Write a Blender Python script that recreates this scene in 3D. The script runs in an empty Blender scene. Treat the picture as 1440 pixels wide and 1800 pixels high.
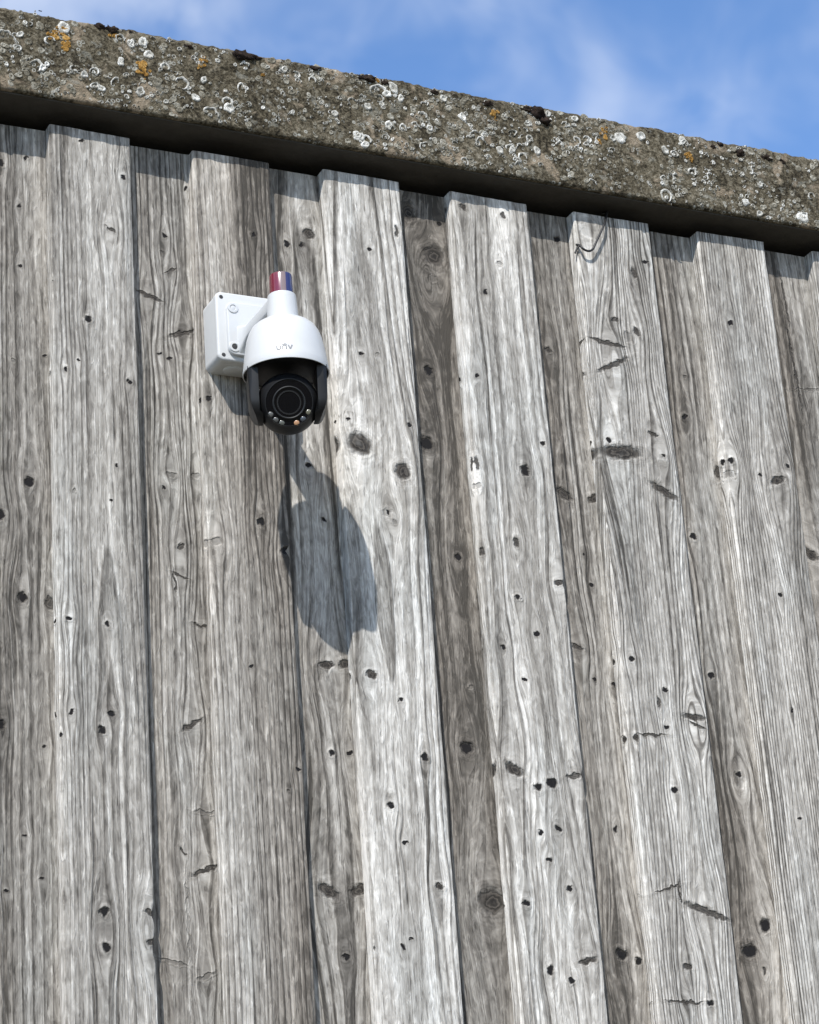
import bpy, bmesh, math, random
from mathutils import Vector, Matrix, noise as mnoise

random.seed(7)
S = bpy.context.scene
COL = S.collection
TOP = 3.40                       # height of the board tops above the ground (m)

# ------------------------------------------------------------------ camera
F_PX, IW, IH = 4100.2, 1440.0, 1800.0
AX = Vector((0.90169712, -0.42659764, -0.0704043))      # picture right
AY = Vector((0.09122523, 0.34687803, -0.93346322))      # picture down
AZ = Vector((0.42263491, 0.83527845, 0.35169538))       # viewing direction
CAM = Vector((-1.03570015, -2.89699575, -1.76547565 + TOP))
cd = bpy.data.cameras.new('camera')
cd.sensor_fit = 'HORIZONTAL'; cd.sensor_width = 36.0
cd.lens = F_PX / IW * 36.0
cd.clip_start = 0.05; cd.clip_end = 2000
cam = bpy.data.objects.new('camera', cd); COL.objects.link(cam)
cam.matrix_world = Matrix(((AX.x, -AY.x, -AZ.x, CAM.x), (AX.y, -AY.y, -AZ.y, CAM.y),
                           (AX.z, -AY.z, -AZ.z, CAM.z), (0, 0, 0, 1)))
S.camera = cam

# ------------------------------------------------------------------ light
SUN = Vector((-0.74, -1.0, 1.25)).normalized()
sl = bpy.data.lights.new('sun', 'SUN'); sl.energy = 3.6; sl.angle = math.radians(0.5)
sl.color = (1.0, 0.97, 0.925)
so = bpy.data.objects.new('sun', sl); COL.objects.link(so)
so.rotation_euler = SUN.to_track_quat('Z', 'Y').to_euler(); so.location = (-3, -4, 9)

SKYOFF = 4.3; COVER = 5.6
W = bpy.data.worlds.new('World'); S.world = W; W.use_nodes = True
wn = W.node_tree; wn.nodes.clear()


class G:
    """small helper for writing node trees"""
    def __init__(s, t): s.t = t
    def n(s, kind, **kw):
        a = s.t.nodes.new(kind)
        for k, v in kw.items(): setattr(a, k, v)
        return a
    def put(s, sock, v):
        if isinstance(v, bpy.types.NodeSocket): s.t.links.new(v, sock)
        elif v is not None: sock.default_value = v
    def m(s, op, a, b=None, c=None, clamp=False):
        x = s.n('ShaderNodeMath', operation=op, use_clamp=clamp)
        s.put(x.inputs[0], a)
        if b is not None: s.put(x.inputs[1], b)
        if c is not None: s.put(x.inputs[2], c)
        return x.outputs[0]
    def add(s, a, b): return s.m('ADD', a, b)
    def sub(s, a, b): return s.m('SUBTRACT', a, b)
    def mul(s, a, b): return s.m('MULTIPLY', a, b)
    def mad(s, a, b, c): return s.m('MULTIPLY_ADD', a, b, c)
    def step(s, v, lo, hi, o0=0.0, o1=1.0):
        x = s.n('ShaderNodeMapRange', interpolation_type='SMOOTHSTEP')
        s.put(x.inputs['Value'], v); s.put(x.inputs['From Min'], lo); s.put(x.inputs['From Max'], hi)
        s.put(x.inputs['To Min'], o0); s.put(x.inputs['To Max'], o1)
        return x.outputs[0]
    def lin(s, v, lo, hi, o0=0.0, o1=1.0):
        x = s.n('ShaderNodeMapRange', clamp=True)
        s.put(x.inputs['Value'], v); s.put(x.inputs['From Min'], lo); s.put(x.inputs['From Max'], hi)
        s.put(x.inputs['To Min'], o0); s.put(x.inputs['To Max'], o1)
        return x.outputs[0]
    def xyz(s, x, y, z=0.0):
        c = s.n('ShaderNodeCombineXYZ')
        s.put(c.inputs[0], x); s.put(c.inputs[1], y); s.put(c.inputs[2], z)
        return c.outputs[0]
    def noise2(s, x, y, detail=2.0, rough=0.5, dist=0.0):
        t = s.n('ShaderNodeTexNoise', noise_dimensions='2D')
        s.put(t.inputs['Vector'], s.xyz(x, y)); t.inputs['Scale'].default_value = 1.0
        t.inputs['Detail'].default_value = detail; t.inputs['Roughness'].default_value = rough
        t.inputs['Distortion'].default_value = dist
        return t.outputs[0]
    def noise3(s, vec, scale, detail=2.0, rough=0.5, dist=0.0):
        t = s.n('ShaderNodeTexNoise')
        s.put(t.inputs['Vector'], vec); t.inputs['Scale'].default_value = scale
        t.inputs['Detail'].default_value = detail; t.inputs['Roughness'].default_value = rough
        t.inputs['Distortion'].default_value = dist
        return t.outputs[0]
    def mix(s, f, a, b, mode='MIX'):
        x = s.n('ShaderNodeMix', data_type='RGBA', blend_type=mode)
        s.put(x.inputs[0], f); s.put(x.inputs[6], a); s.put(x.inputs[7], b)
        return x.outputs[2]
    def ramp(s, f, stops):
        r = s.n('ShaderNodeValToRGB')
        e = r.color_ramp.elements
        while len(e) < len(stops): e.new(0.5)
        for k, (p, c) in enumerate(stops):
            e[k].position = p; e[k].color = (*c, 1)
        s.put(r.inputs[0], f)
        return r.outputs[0]


g = G(wn)
sky = g.n('ShaderNodeTexSky', sky_type='NISHITA', sun_disc=False)
sky.sun_elevation = math.asin(SUN.z); sky.sun_rotation = math.atan2(SUN.x, SUN.y) % (2 * math.pi)
sky.altitude = 0.0; sky.air_density = 1.0; sky.dust_density = 0.0; sky.ozone_density = 7.5
tc = g.n('ShaderNodeTexCoord')
sp = g.n('ShaderNodeSeparateXYZ'); g.put(sp.inputs[0], tc.outputs['Generated'])
off = g.n('ShaderNodeVectorMath', operation='ADD'); g.put(off.inputs[0], tc.outputs['Generated']); off.inputs[1].default_value = (SKYOFF, 0.35, 0.8)
n1 = g.noise3(off.outputs[0], 7.0, 3, 0.45, 0.2)
n2 = g.noise3(off.outputs[0], 22.0, 3, 0.5, 0.3)
big = g.n('ShaderNodeVectorMath', operation='ADD'); g.put(big.inputs[0], tc.outputs['Generated']); big.inputs[1].default_value = (COVER, 0.7, 0.2)
n0 = g.step(g.noise3(big.outputs[0], 1.5, 2, 0.5), 0.42, 0.60)
wisp = g.add(g.add(g.mul(n1, 0.75), g.mul(n2, 0.35)), g.mul(n0, 0.22))
cl = g.mul(g.step(wisp, 0.47, 0.80), g.mad(n0, 0.50, 0.40))
cl = g.mul(cl, g.step(sp.outputs[2], -0.02, 0.10))
skyc = g.mix(cl, sky.outputs[0], (5.7, 5.85, 6.0, 1))
bg = g.n('ShaderNodeBackground'); g.put(bg.inputs[0], skyc); bg.inputs[1].default_value = 0.15
wo = g.n('ShaderNodeOutputWorld'); wn.links.new(bg.outputs[0], wo.inputs[0])

S.view_settings.view_transform = 'Standard'; S.view_settings.look = 'None'
S.view_settings.gamma = 1.0; S.view_settings.use_curve_mapping = False
S.view_settings.exposure = 0.58


# ------------------------------------------------------------------ helpers
def ray(px, py):
    return AX * ((px - IW / 2) / F_PX) + AY * ((py - IH / 2) / F_PX) + AZ


def at(px, py, y):
    """point of the vertical plane Y = y seen at a pixel of the photograph"""
    d = ray(px, py); k = (y - CAM.y) / d.y
    return CAM + d * k


def tag(o, label=None, cat=None, group=None, kind=None):
    if label: o['label'] = label
    if cat: o['category'] = cat
    if group: o['group'] = group
    if kind: o['kind'] = kind
    return o


def empty(name, loc):
    o = bpy.data.objects.new(name, None); o.empty_display_size = 0.05
    o.location = loc; COL.objects.link(o)
    return o


def link(name, me, parent=None, loc=None):
    """link a mesh given in world coordinates (or local to loc) under a parent Empty or part"""
    o = bpy.data.objects.new(name, me); COL.objects.link(o)
    w = Vector(loc) if loc is not None else Vector((0, 0, 0))
    if parent is not None:
        o.parent = parent
        base = Vector((0, 0, 0)); q = parent
        while q is not None:
            base = base + q.location; q = q.parent
        o.location = w - base
    else:
        o.location = w
    return o


def mesh_of(name, verts, faces, mats, smooth=True, sharp=None):
    me = bpy.data.meshes.new(name)
    me.from_pydata([tuple(v) for v in verts], [], faces)
    for m_ in (mats if isinstance(mats, (list, tuple)) else [mats]): me.materials.append(m_)
    me.update()
    if smooth: me.shade_smooth()
    if sharp: me.set_sharp_from_angle(angle=math.radians(sharp))
    return me


def bm_mesh(name, bm, mats, smooth=True, sharp=35):
    bmesh.ops.recalc_face_normals(bm, faces=bm.faces)
    me = bpy.data.meshes.new(name); bm.to_mesh(me); bm.free()
    for m_ in (mats if isinstance(mats, (list, tuple)) else [mats]): me.materials.append(m_)
    if smooth:
        me.shade_smooth()
        if sharp: me.set_sharp_from_angle(angle=math.radians(sharp))
    return me


def bm_box(bm, lo, hi, bevel=0.0, seg=2):
    r = bmesh.ops.create_cube(bm, size=1.0)
    vs = r['verts']
    for v in vs:
        for k in range(3): v.co[k] = lo[k] + (v.co[k] + 0.5) * (hi[k] - lo[k])
    if bevel > 0:
        es = list({e for v in vs for e in v.link_edges})
        bmesh.ops.bevel(bm, geom=es, offset=bevel, segments=seg, affect='EDGES', profile=0.5)


def lathe(profile, n=64, frame=None, a0=0.0, a1=2 * math.pi, cap=False):
    """surface of revolution of (radius, height) about +Z, optional frame matrix"""
    verts, faces = [], []
    full = abs(a1 - a0 - 2 * math.pi) < 1e-6
    cols = n if full else n + 1
    for (r, h) in profile:
        for k in range(cols):
            a = a0 + (a1 - a0) * k / n
            v = Vector((r * math.cos(a), r * math.sin(a), h))
            verts.append(frame @ v if frame else v)
    for i in range(len(profile) - 1):
        for k in range(n):
            k2 = (k + 1) % cols
            faces.append((i * cols + k, i * cols + k2, (i + 1) * cols + k2, (i + 1) * cols + k))
    return verts, faces


def lathe_mesh(name, profile, mat, n=64, frame=None, sharp=40, **kw):
    v, f = lathe(profile, n, frame, **kw)
    bm = bmesh.new()
    bv = [bm.verts.new(p) for p in v]
    for q in f:
        try: bm.faces.new([bv[i] for i in q])
        except ValueError: pass
    bmesh.ops.remove_doubles(bm, verts=bm.verts, dist=1e-6)
    return bm_mesh(name, bm, mat, True, sharp)


def tube(points, rad, n=8):
    verts, faces = [], []
    prev = None
    for i, p in enumerate(points):
        a = points[max(i - 1, 0)]; b = points[min(i + 1, len(points) - 1)]
        d = (b - a).normalized()
        u = d.cross(Vector((0, 1, 0.2))).normalized() if prev is None else (prev - d * prev.dot(d)).normalized()
        prev = u; w = d.cross(u)
        for k in range(n):
            an = 2 * math.pi * k / n
            verts.append(p + (u * math.cos(an) + w * math.sin(an)) * rad)
    for i in range(len(points) - 1):
        for k in range(n):
            k2 = (k + 1) % n
            faces.append((i * n + k, i * n + k2, (i + 1) * n + k2, (i + 1) * n + k))
    faces.append(tuple(range(n))[::-1]); faces.append(tuple((len(points) - 1) * n + k for k in range(n)))
    return verts, faces


def simple(name, col, rough=0.5, metal=0.0, coat=0.0, spec=0.5, grain=0.0, gscale=200, bump=0.0, trans=0.0):
    m_ = bpy.data.materials.new(name); m_.use_nodes = True
    t = m_.node_tree; b = t.nodes['Principled BSDF']; q = G(t)
    b.inputs['Roughness'].default_value = rough; b.inputs['Metallic'].default_value = metal
    b.inputs['Coat Weight'].default_value = coat; b.inputs['Coat Roughness'].default_value = 0.08
    b.inputs['Specular IOR Level'].default_value = spec
    b.inputs['Transmission Weight'].default_value = trans
    co = q.n('ShaderNodeTexCoord').outputs['Object']
    if grain > 0 or bump > 0:
        nz = q.noise3(co, gscale, 4, 0.6)
        big = q.noise3(co, gscale * 0.12, 3, 0.6)
        f = q.add(q.mul(q.sub(nz, 0.5), grain), q.mul(q.sub(big, 0.5), grain))
        f = q.add(f, 1.0)
        c = q.n('ShaderNodeVectorMath', operation='SCALE'); c.inputs[0].default_value = col; q.put(c.inputs['Scale'], f)
        q.put(b.inputs['Base Color'], c.outputs[0])
        rr = q.add(q.mul(q.sub(big, 0.5), grain * 1.5), rough); q.put(b.inputs['Roughness'], rr)
        if bump > 0:
            bn = q.n('ShaderNodeBump'); bn.inputs['Distance'].default_value = bump; q.put(bn.inputs['Height'], nz)
            q.put(b.inputs['Normal'], bn.outputs[0])
    else:
        b.inputs['Base Color'].default_value = (*col, 1)
    return m_


# ------------------------------------------------------------------ wood material
def make_knot_group():
    t = bpy.data.node_groups.new('knot_field', 'ShaderNodeTree')
    I = t.interface
    for nm in ('x', 'z', 'xd', 'zd', 'u', 'core', 'halo', 'rings', 'cx', 'cz', 'c', 's', 'ra', 'rb', 'dark', 'glow', 'rw'):
        I.new_socket(name=nm, in_out='INPUT', socket_type='NodeSocketFloat')
    for nm in ('u', 'core', 'halo', 'rings'):
        I.new_socket(name=nm, in_out='OUTPUT', socket_type='NodeSocketFloat')
    q = G(t); gi = q.n('NodeGroupInput').outputs; go = q.n('NodeGroupOutput').inputs
    dx = q.sub(gi['xd'], gi['cx']); dz = q.sub(gi['zd'], gi['cz'])
    a = q.m('DIVIDE', q.add(q.mul(gi['c'], dx), q.mul(gi['s'], dz)), gi['ra'])
    b = q.m('DIVIDE', q.sub(q.mul(gi['c'], dz), q.mul(gi['s'], dx)), gi['rb'])
    d = q.m('SQRT', q.add(q.mul(a, a), q.mul(b, b)))
    core = q.mul(q.step(d, 0.66, 1.16, 1.0, 0.0), gi['dark'])
    halo = q.mul(q.mul(q.step(d, 0.9, 1.25), q.step(d, 1.3, 2.3, 1.0, 0.0)), gi['glow'])
    ex = q.sub(gi['x'], gi['cx']); ez = q.sub(gi['z'], gi['cz'])
    p = q.m('DIVIDE', ex, q.mul(gi['rw'], 2.1)); r = q.m('DIVIDE', ez, q.mul(gi['rw'], 5.5))
    e = q.m('EXPONENT', q.mul(q.add(q.mul(p, p), q.mul(r, r)), -1.0))
    q.put(go['u'], q.sub(gi['u'], q.mul(q.mul(ex, e), 0.9)))
    q.put(go['core'], q.m('MAXIMUM', gi['core'], core))
    q.put(go['halo'], q.m('MAXIMUM', gi['halo'], halo))
    q.put(go['rings'], q.m('MINIMUM', gi['rings'], d))
    return t


def make_grain_group():
    t = bpy.data.node_groups.new('weathered_grain', 'ShaderNodeTree')
    I = t.interface
    for nm in ('x', 'z', 'u', 'core', 'halo', 'rings', 'seed', 'u0', 'd0', 'kz', 'gap', 'tone', 'warm',
               'edge_band', 'edge', 'reach', 'side'):
        I.new_socket(name=nm, in_out='INPUT', socket_type='NodeSocketFloat')
    I.new_socket(name='Color', in_out='OUTPUT', socket_type='NodeSocketColor')
    I.new_socket(name='Height', in_out='OUTPUT', socket_type='NodeSocketFloat')
    q = G(t); gi = q.n('NodeGroupInput').outputs; go = q.n('NodeGroupOutput').inputs
    x, z, sd = gi['x'], gi['z'], gi['seed']
    xs = q.add(x, sd); zs = q.add(z, q.mul(sd, 1.7))
    w1 = q.noise2(q.mul(xs, 6.0), q.mul(zs, 1.4), 2)
    w2 = q.noise2(q.mul(xs, 34.0), q.mul(zs, 9.0), 2)
    u = q.add(gi['u'], q.add(q.mul(q.sub(w1, 0.5), 0.012), q.mul(q.sub(w2, 0.5), 0.0017)))
    us = q.add(u, sd)
    wz = q.noise2(q.mul(zs, 1.3), 3.3, 1)
    dd = q.add(gi['d0'], q.add(q.mul(gi['kz'], z), q.mul(q.sub(wz, 0.5), 0.05)))
    du = q.sub(u, gi['u0'])
    r = q.m('SQRT', q.add(q.mul(du, du), q.mul(dd, dd)))
    wsp = q.noise2(q.mul(r, 22.0), sd, 1)
    tt = q.add(q.m('DIVIDE', r, gi['gap']), q.mul(wsp, 3.0))
    fr = q.m('FRACT', tt); cell = q.m('FLOOR', tt)
    wn_ = q.n('ShaderNodeTexWhiteNoise', noise_dimensions='1D'); q.put(wn_.inputs['W'], q.add(cell, q.mul(sd, 3.1)))
    rv = wn_.outputs['Value']
    fade = q.noise2(q.mul(us, 14.0), q.mul(zs, 1.9), 3, 0.6)
    late = q.mul(q.step(fr, 0.42, 0.84), q.step(fr, 0.90, 1.0, 1.0, 0.0))
    late = q.mul(late, q.mul(q.mad(rv, 0.75, 0.25), q.step(fade, 0.33, 0.60, 0.38, 1.0)))
    fib = q.noise2(q.mul(us, 460.0), q.mul(zs, 9.0), 2, 0.6)
    fib2 = q.noise2(q.mul(us, 120.0), q.mul(zs, 2.6), 4, 0.62)
    fleck = q.noise2(q.mul(us, 150.0), q.mul(zs, 42.0), 3, 0.6, 0.4)
    chip = q.step(q.noise2(q.mul(us, 210.0), q.mul(zs, 30.0), 2, 0.5, 0.6), 0.60, 0.70)
    pores = q.step(q.noise2(q.mul(us, 300.0), q.mul(zs, 26.0), 2, 0.5, 0.3), 0.64, 0.74)
    patch = q.noise2(q.mul(xs, 10.0), q.mul(zs, 2.0), 4, 0.6)
    patch2 = q.noise2(q.mul(xs, 4.0), q.mul(q.add(zs, 7.0), 1.1), 2, 0.5)
    check = q.step(q.noise2(q.mul(us, 75.0), q.mul(zs, 1.6), 2, 0.5), 0.66, 0.72)
    band = q.noise2(q.mul(us, 42.0), q.mul(zs, 1.1), 3, 0.55)
    L = q.add(q.add(gi['tone'], 0.035), q.mul(q.sub(patch, 0.5), 0.50))
    L = q.add(L, q.mul(q.sub(band, 0.5), 0.66))
    L = q.add(L, q.mul(q.sub(fib2, 0.5), 0.48))
    L = q.add(L, q.mul(q.sub(fib, 0.5), 0.36))
    L = q.add(L, q.mul(q.sub(fleck, 0.5), 0.72))
    L = q.add(L, q.mul(q.sub(rv, 0.5), 0.10))
    L = q.sub(L, q.mul(late, 0.50))
    L = q.add(L, q.mul(chip, 0.13))
    L = q.sub(L, q.mul(pores, 0.17))
    L = q.sub(L, q.mul(check, 0.26))
    hair = q.step(q.noise2(q.mul(us, 640.0), q.mul(zs, 3.5), 2, 0.5), 0.60, 0.68)
    L = q.sub(L, q.mul(hair, 0.13))
    collar = q.mul(q.step(gi['rings'], 0.95, 1.12), q.step(gi['rings'], 1.2, 1.75, 1.0, 0.0))
    L = q.sub(L, q.mul(q.mul(collar, q.step(fleck, 0.35, 0.6)), 0.15))
    hal = q.mul(gi['halo'], q.step(q.noise2(q.mul(xs, 90.0), q.mul(zs, 60.0), 2, 0.6), 0.40, 0.62, 0.1, 1.0))
    L = q.add(L, q.mul(hal, 0.22))
    whorl = q.mul(q.step(gi['rings'], 1.0, 1.25), q.step(gi['rings'], 1.4, 2.4, 1.0, 0.0))
    L = q.sub(L, q.mul(q.mul(whorl, q.step(q.m('FRACT', q.mul(gi['rings'], 3.0)), 0.35, 0.8)), 0.07))
    # darker, warmer band along one edge of the board
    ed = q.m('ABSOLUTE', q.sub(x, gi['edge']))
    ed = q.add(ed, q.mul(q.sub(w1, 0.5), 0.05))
    st = q.mul(q.step(ed, q.mul(gi['reach'], 0.45), gi['reach'], 1.0, 0.0), gi['edge_band'])
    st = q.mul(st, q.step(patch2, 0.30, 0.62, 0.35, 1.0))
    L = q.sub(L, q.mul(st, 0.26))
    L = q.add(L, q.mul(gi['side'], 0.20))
    col = q.ramp(L, [(0.0, (0.058, 0.053, 0.046)), (0.20, (0.129, 0.118, 0.104)), (0.44, (0.248, 0.231, 0.206)),
                     (0.66, (0.397, 0.375, 0.340)), (0.86, (0.592, 0.567, 0.522)), (1.0, (0.745, 0.715, 0.665))])
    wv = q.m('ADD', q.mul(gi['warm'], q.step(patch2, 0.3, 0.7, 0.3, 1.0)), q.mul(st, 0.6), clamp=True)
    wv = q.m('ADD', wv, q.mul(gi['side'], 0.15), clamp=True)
    col = q.mix(wv, col, q.mix(1.0, col, (1.02, 0.98, 0.94, 1), 'MULTIPLY'))
    bl = q.step(q.noise2(q.mul(xs, 16.0), q.mul(zs, 3.1), 2), 0.48, 0.7, 0.0, 0.5)
    col = q.mix(bl, col, q.mix(1.0, col, (0.96, 1.0, 1.03, 1), 'MULTIPLY'))
    # knots
    kr = q.m('FRACT', q.add(q.mul(gi['rings'], 2.6), q.mul(fleck, 1.7)))
    kc = q.mix(q.step(kr, 0.2, 0.9), (0.024, 0.021, 0.018, 1), (0.085, 0.074, 0.062, 1))
    kc = q.mix(q.mul(q.step(gi['rings'], 0.15, 0.42, 1.0, 0.0), 0.75), kc, (0.016, 0.014, 0.013, 1))
    kc = q.mix(q.mul(q.mul(q.step(gi['rings'], 0.70, 0.82), q.step(gi['rings'], 0.86, 1.0, 1.0, 0.0)), 0.6), kc, (0.02, 0.018, 0.016, 1))
    hole = q.step(gi['core'], 0.86, 1.0)
    kc = q.mix(hole, kc, (0.010, 0.009, 0.009, 1))
    cf = q.m('MULTIPLY', gi['core'], q.mad(fleck, 0.5, 0.85), clamp=True)
    col = q.mix(cf, col, kc)
    q.put(go['Color'], col)
    H = q.add(q.mul(late, 0.55), q.mul(fib2, 0.7))
    H = q.add(H, q.mul(fib, 0.28)); H = q.add(H, q.mul(fleck, 0.45))
    H = q.sub(H, q.mul(check, 0.6)); H = q.sub(H, q.mul(pores, 0.3)); H = q.add(H, q.mul(chip, 0.2))
    H = q.add(H, q.mul(gi['halo'], 0.45)); H = q.sub(H, q.mul(gi['core'], 1.5))
    q.put(go['Height'], H)
    return t


KNOT = make_knot_group(); GRAIN = make_grain_group()


def wood(name, knots, seed, u0, d0, kz, gap, tone, warm, edge_band=0.0, edge=0.0, reach=0.03):
    """knots: (x, z, ra, rb, angle, dark, glow) in the board's own frame, metres"""
    m_ = bpy.data.materials.new(name); m_.use_nodes = True
    t = m_.node_tree; q = G(t); b = t.nodes['Principled BSDF']
    co = q.n('ShaderNodeTexCoord').outputs['Object']
    se = q.n('ShaderNodeSeparateXYZ'); q.put(se.inputs[0], co)
    x = q.add(se.outputs[0], q.mul(se.outputs[1], 0.9)); z = se.outputs[2]
    j1 = q.noise2(q.add(q.mul(x, 105.0), seed), q.mul(z, 85.0), 2, 0.5)
    j2 = q.noise2(q.add(q.mul(x, 95.0), seed + 5.0), q.mul(z, 100.0), 2, 0.5)
    xd = q.add(x, q.mul(q.sub(j1, 0.5), 0.009)); zd = q.add(z, q.mul(q.sub(j2, 0.5), 0.009))
    st = {'u': x, 'core': 0.0, 'halo': 0.0, 'rings': 9.0}
    knots = sorted(knots, key=lambda k_: -k_[2] * k_[3])[:28]
    for (kx, kz_, ra, rb, an, dk, gl) in knots:
        k = q.n('ShaderNodeGroup'); k.node_tree = KNOT
        for nm, v in (('x', x), ('z', z), ('xd', xd), ('zd', zd), ('u', st['u']), ('core', st['core']), ('halo', st['halo']),
                      ('rings', st['rings']), ('cx', kx), ('cz', kz_), ('c', math.cos(an)), ('s', math.sin(an)),
                      ('ra', ra), ('rb', rb), ('dark', dk), ('glow', gl), ('rw', min(ra * 1.3, rb * 2.5, 0.024))):
            q.put(k.inputs[nm], v)
        for nm in st: st[nm] = k.outputs[nm]
    gr = q.n('ShaderNodeGroup'); gr.node_tree = GRAIN
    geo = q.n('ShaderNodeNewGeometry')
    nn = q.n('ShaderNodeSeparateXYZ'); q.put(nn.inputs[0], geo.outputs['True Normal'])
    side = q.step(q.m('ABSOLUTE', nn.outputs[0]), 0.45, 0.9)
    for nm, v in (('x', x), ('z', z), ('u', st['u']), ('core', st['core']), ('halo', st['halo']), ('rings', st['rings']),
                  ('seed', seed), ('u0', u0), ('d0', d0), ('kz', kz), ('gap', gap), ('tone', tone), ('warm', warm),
                  ('edge_band', edge_band), ('edge', edge), ('reach', reach), ('side', side)):
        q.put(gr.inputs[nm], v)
    q.put(b.inputs['Base Color'], gr.outputs['Color'])
    b.inputs['Roughness'].default_value = 0.85; b.inputs['Specular IOR Level'].default_value = 0.25
    bn = q.n('ShaderNodeBump'); bn.inputs['Distance'].default_value = 0.0022; bn.inputs['Strength'].default_value = 0.85
    q.put(bn.inputs['Height'], gr.outputs['Height']); q.put(b.inputs['Normal'], bn.outputs[0])
    return m_


# ------------------------------------------------------------------ ground
def ground_material():
    m_ = bpy.data.materials.new('dry_yard'); m_.use_nodes = True
    t = m_.node_tree; q = G(t); b = t.nodes['Principled BSDF']
    co = q.n('ShaderNodeTexCoord').outputs['Object']
    nz = q.add(q.mul(q.noise3(co, 0.9, 5, 0.6), 0.6), q.mul(q.noise3(co, 30, 3, 0.6), 0.4))
    c = q.ramp(nz, [(0.34, (0.075, 0.066, 0.042)), (0.5, (0.15, 0.132, 0.092)), (0.66, (0.22, 0.195, 0.145))])
    q.put(b.inputs['Base Color'], c); b.inputs['Roughness'].default_value = 0.95
    bn = q.n('ShaderNodeBump'); bn.inputs['Distance'].default_value = 0.03
    q.put(bn.inputs['Height'], q.noise3(co, 60, 3, 0.7)); q.put(b.inputs['Normal'], bn.outputs[0])
    return m_


me = mesh_of('ground', [(-800, -800, 0), (800, -800, 0), (800, 800, 0), (-800, 800, 0)], [(0, 1, 2, 3)], ground_material(), False)
tag(link('ground', me), kind='structure')

# ------------------------------------------------------------------ boarded wall
wall = empty('timber_wall', (0.55, 0.0, 0.0))
tag(wall, 'weathered grey wall of overlapping vertical timber boards under the concrete beam', 'wall')
Y_R, Y_F = 0.003, -0.020           # front of the recessed and of the raised boards
PLINTH = 0.22
# raised boards: left edge, right edge; the recessed ones run between them
RAISED = [(-0.342, -0.222), (-0.121, 0.003), (0.101, 0.2255), (0.316, 0.4455), (0.534, 0.672),
          (0.757, 0.899), (0.994, 1.127), (1.226, 1.357)]

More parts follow.
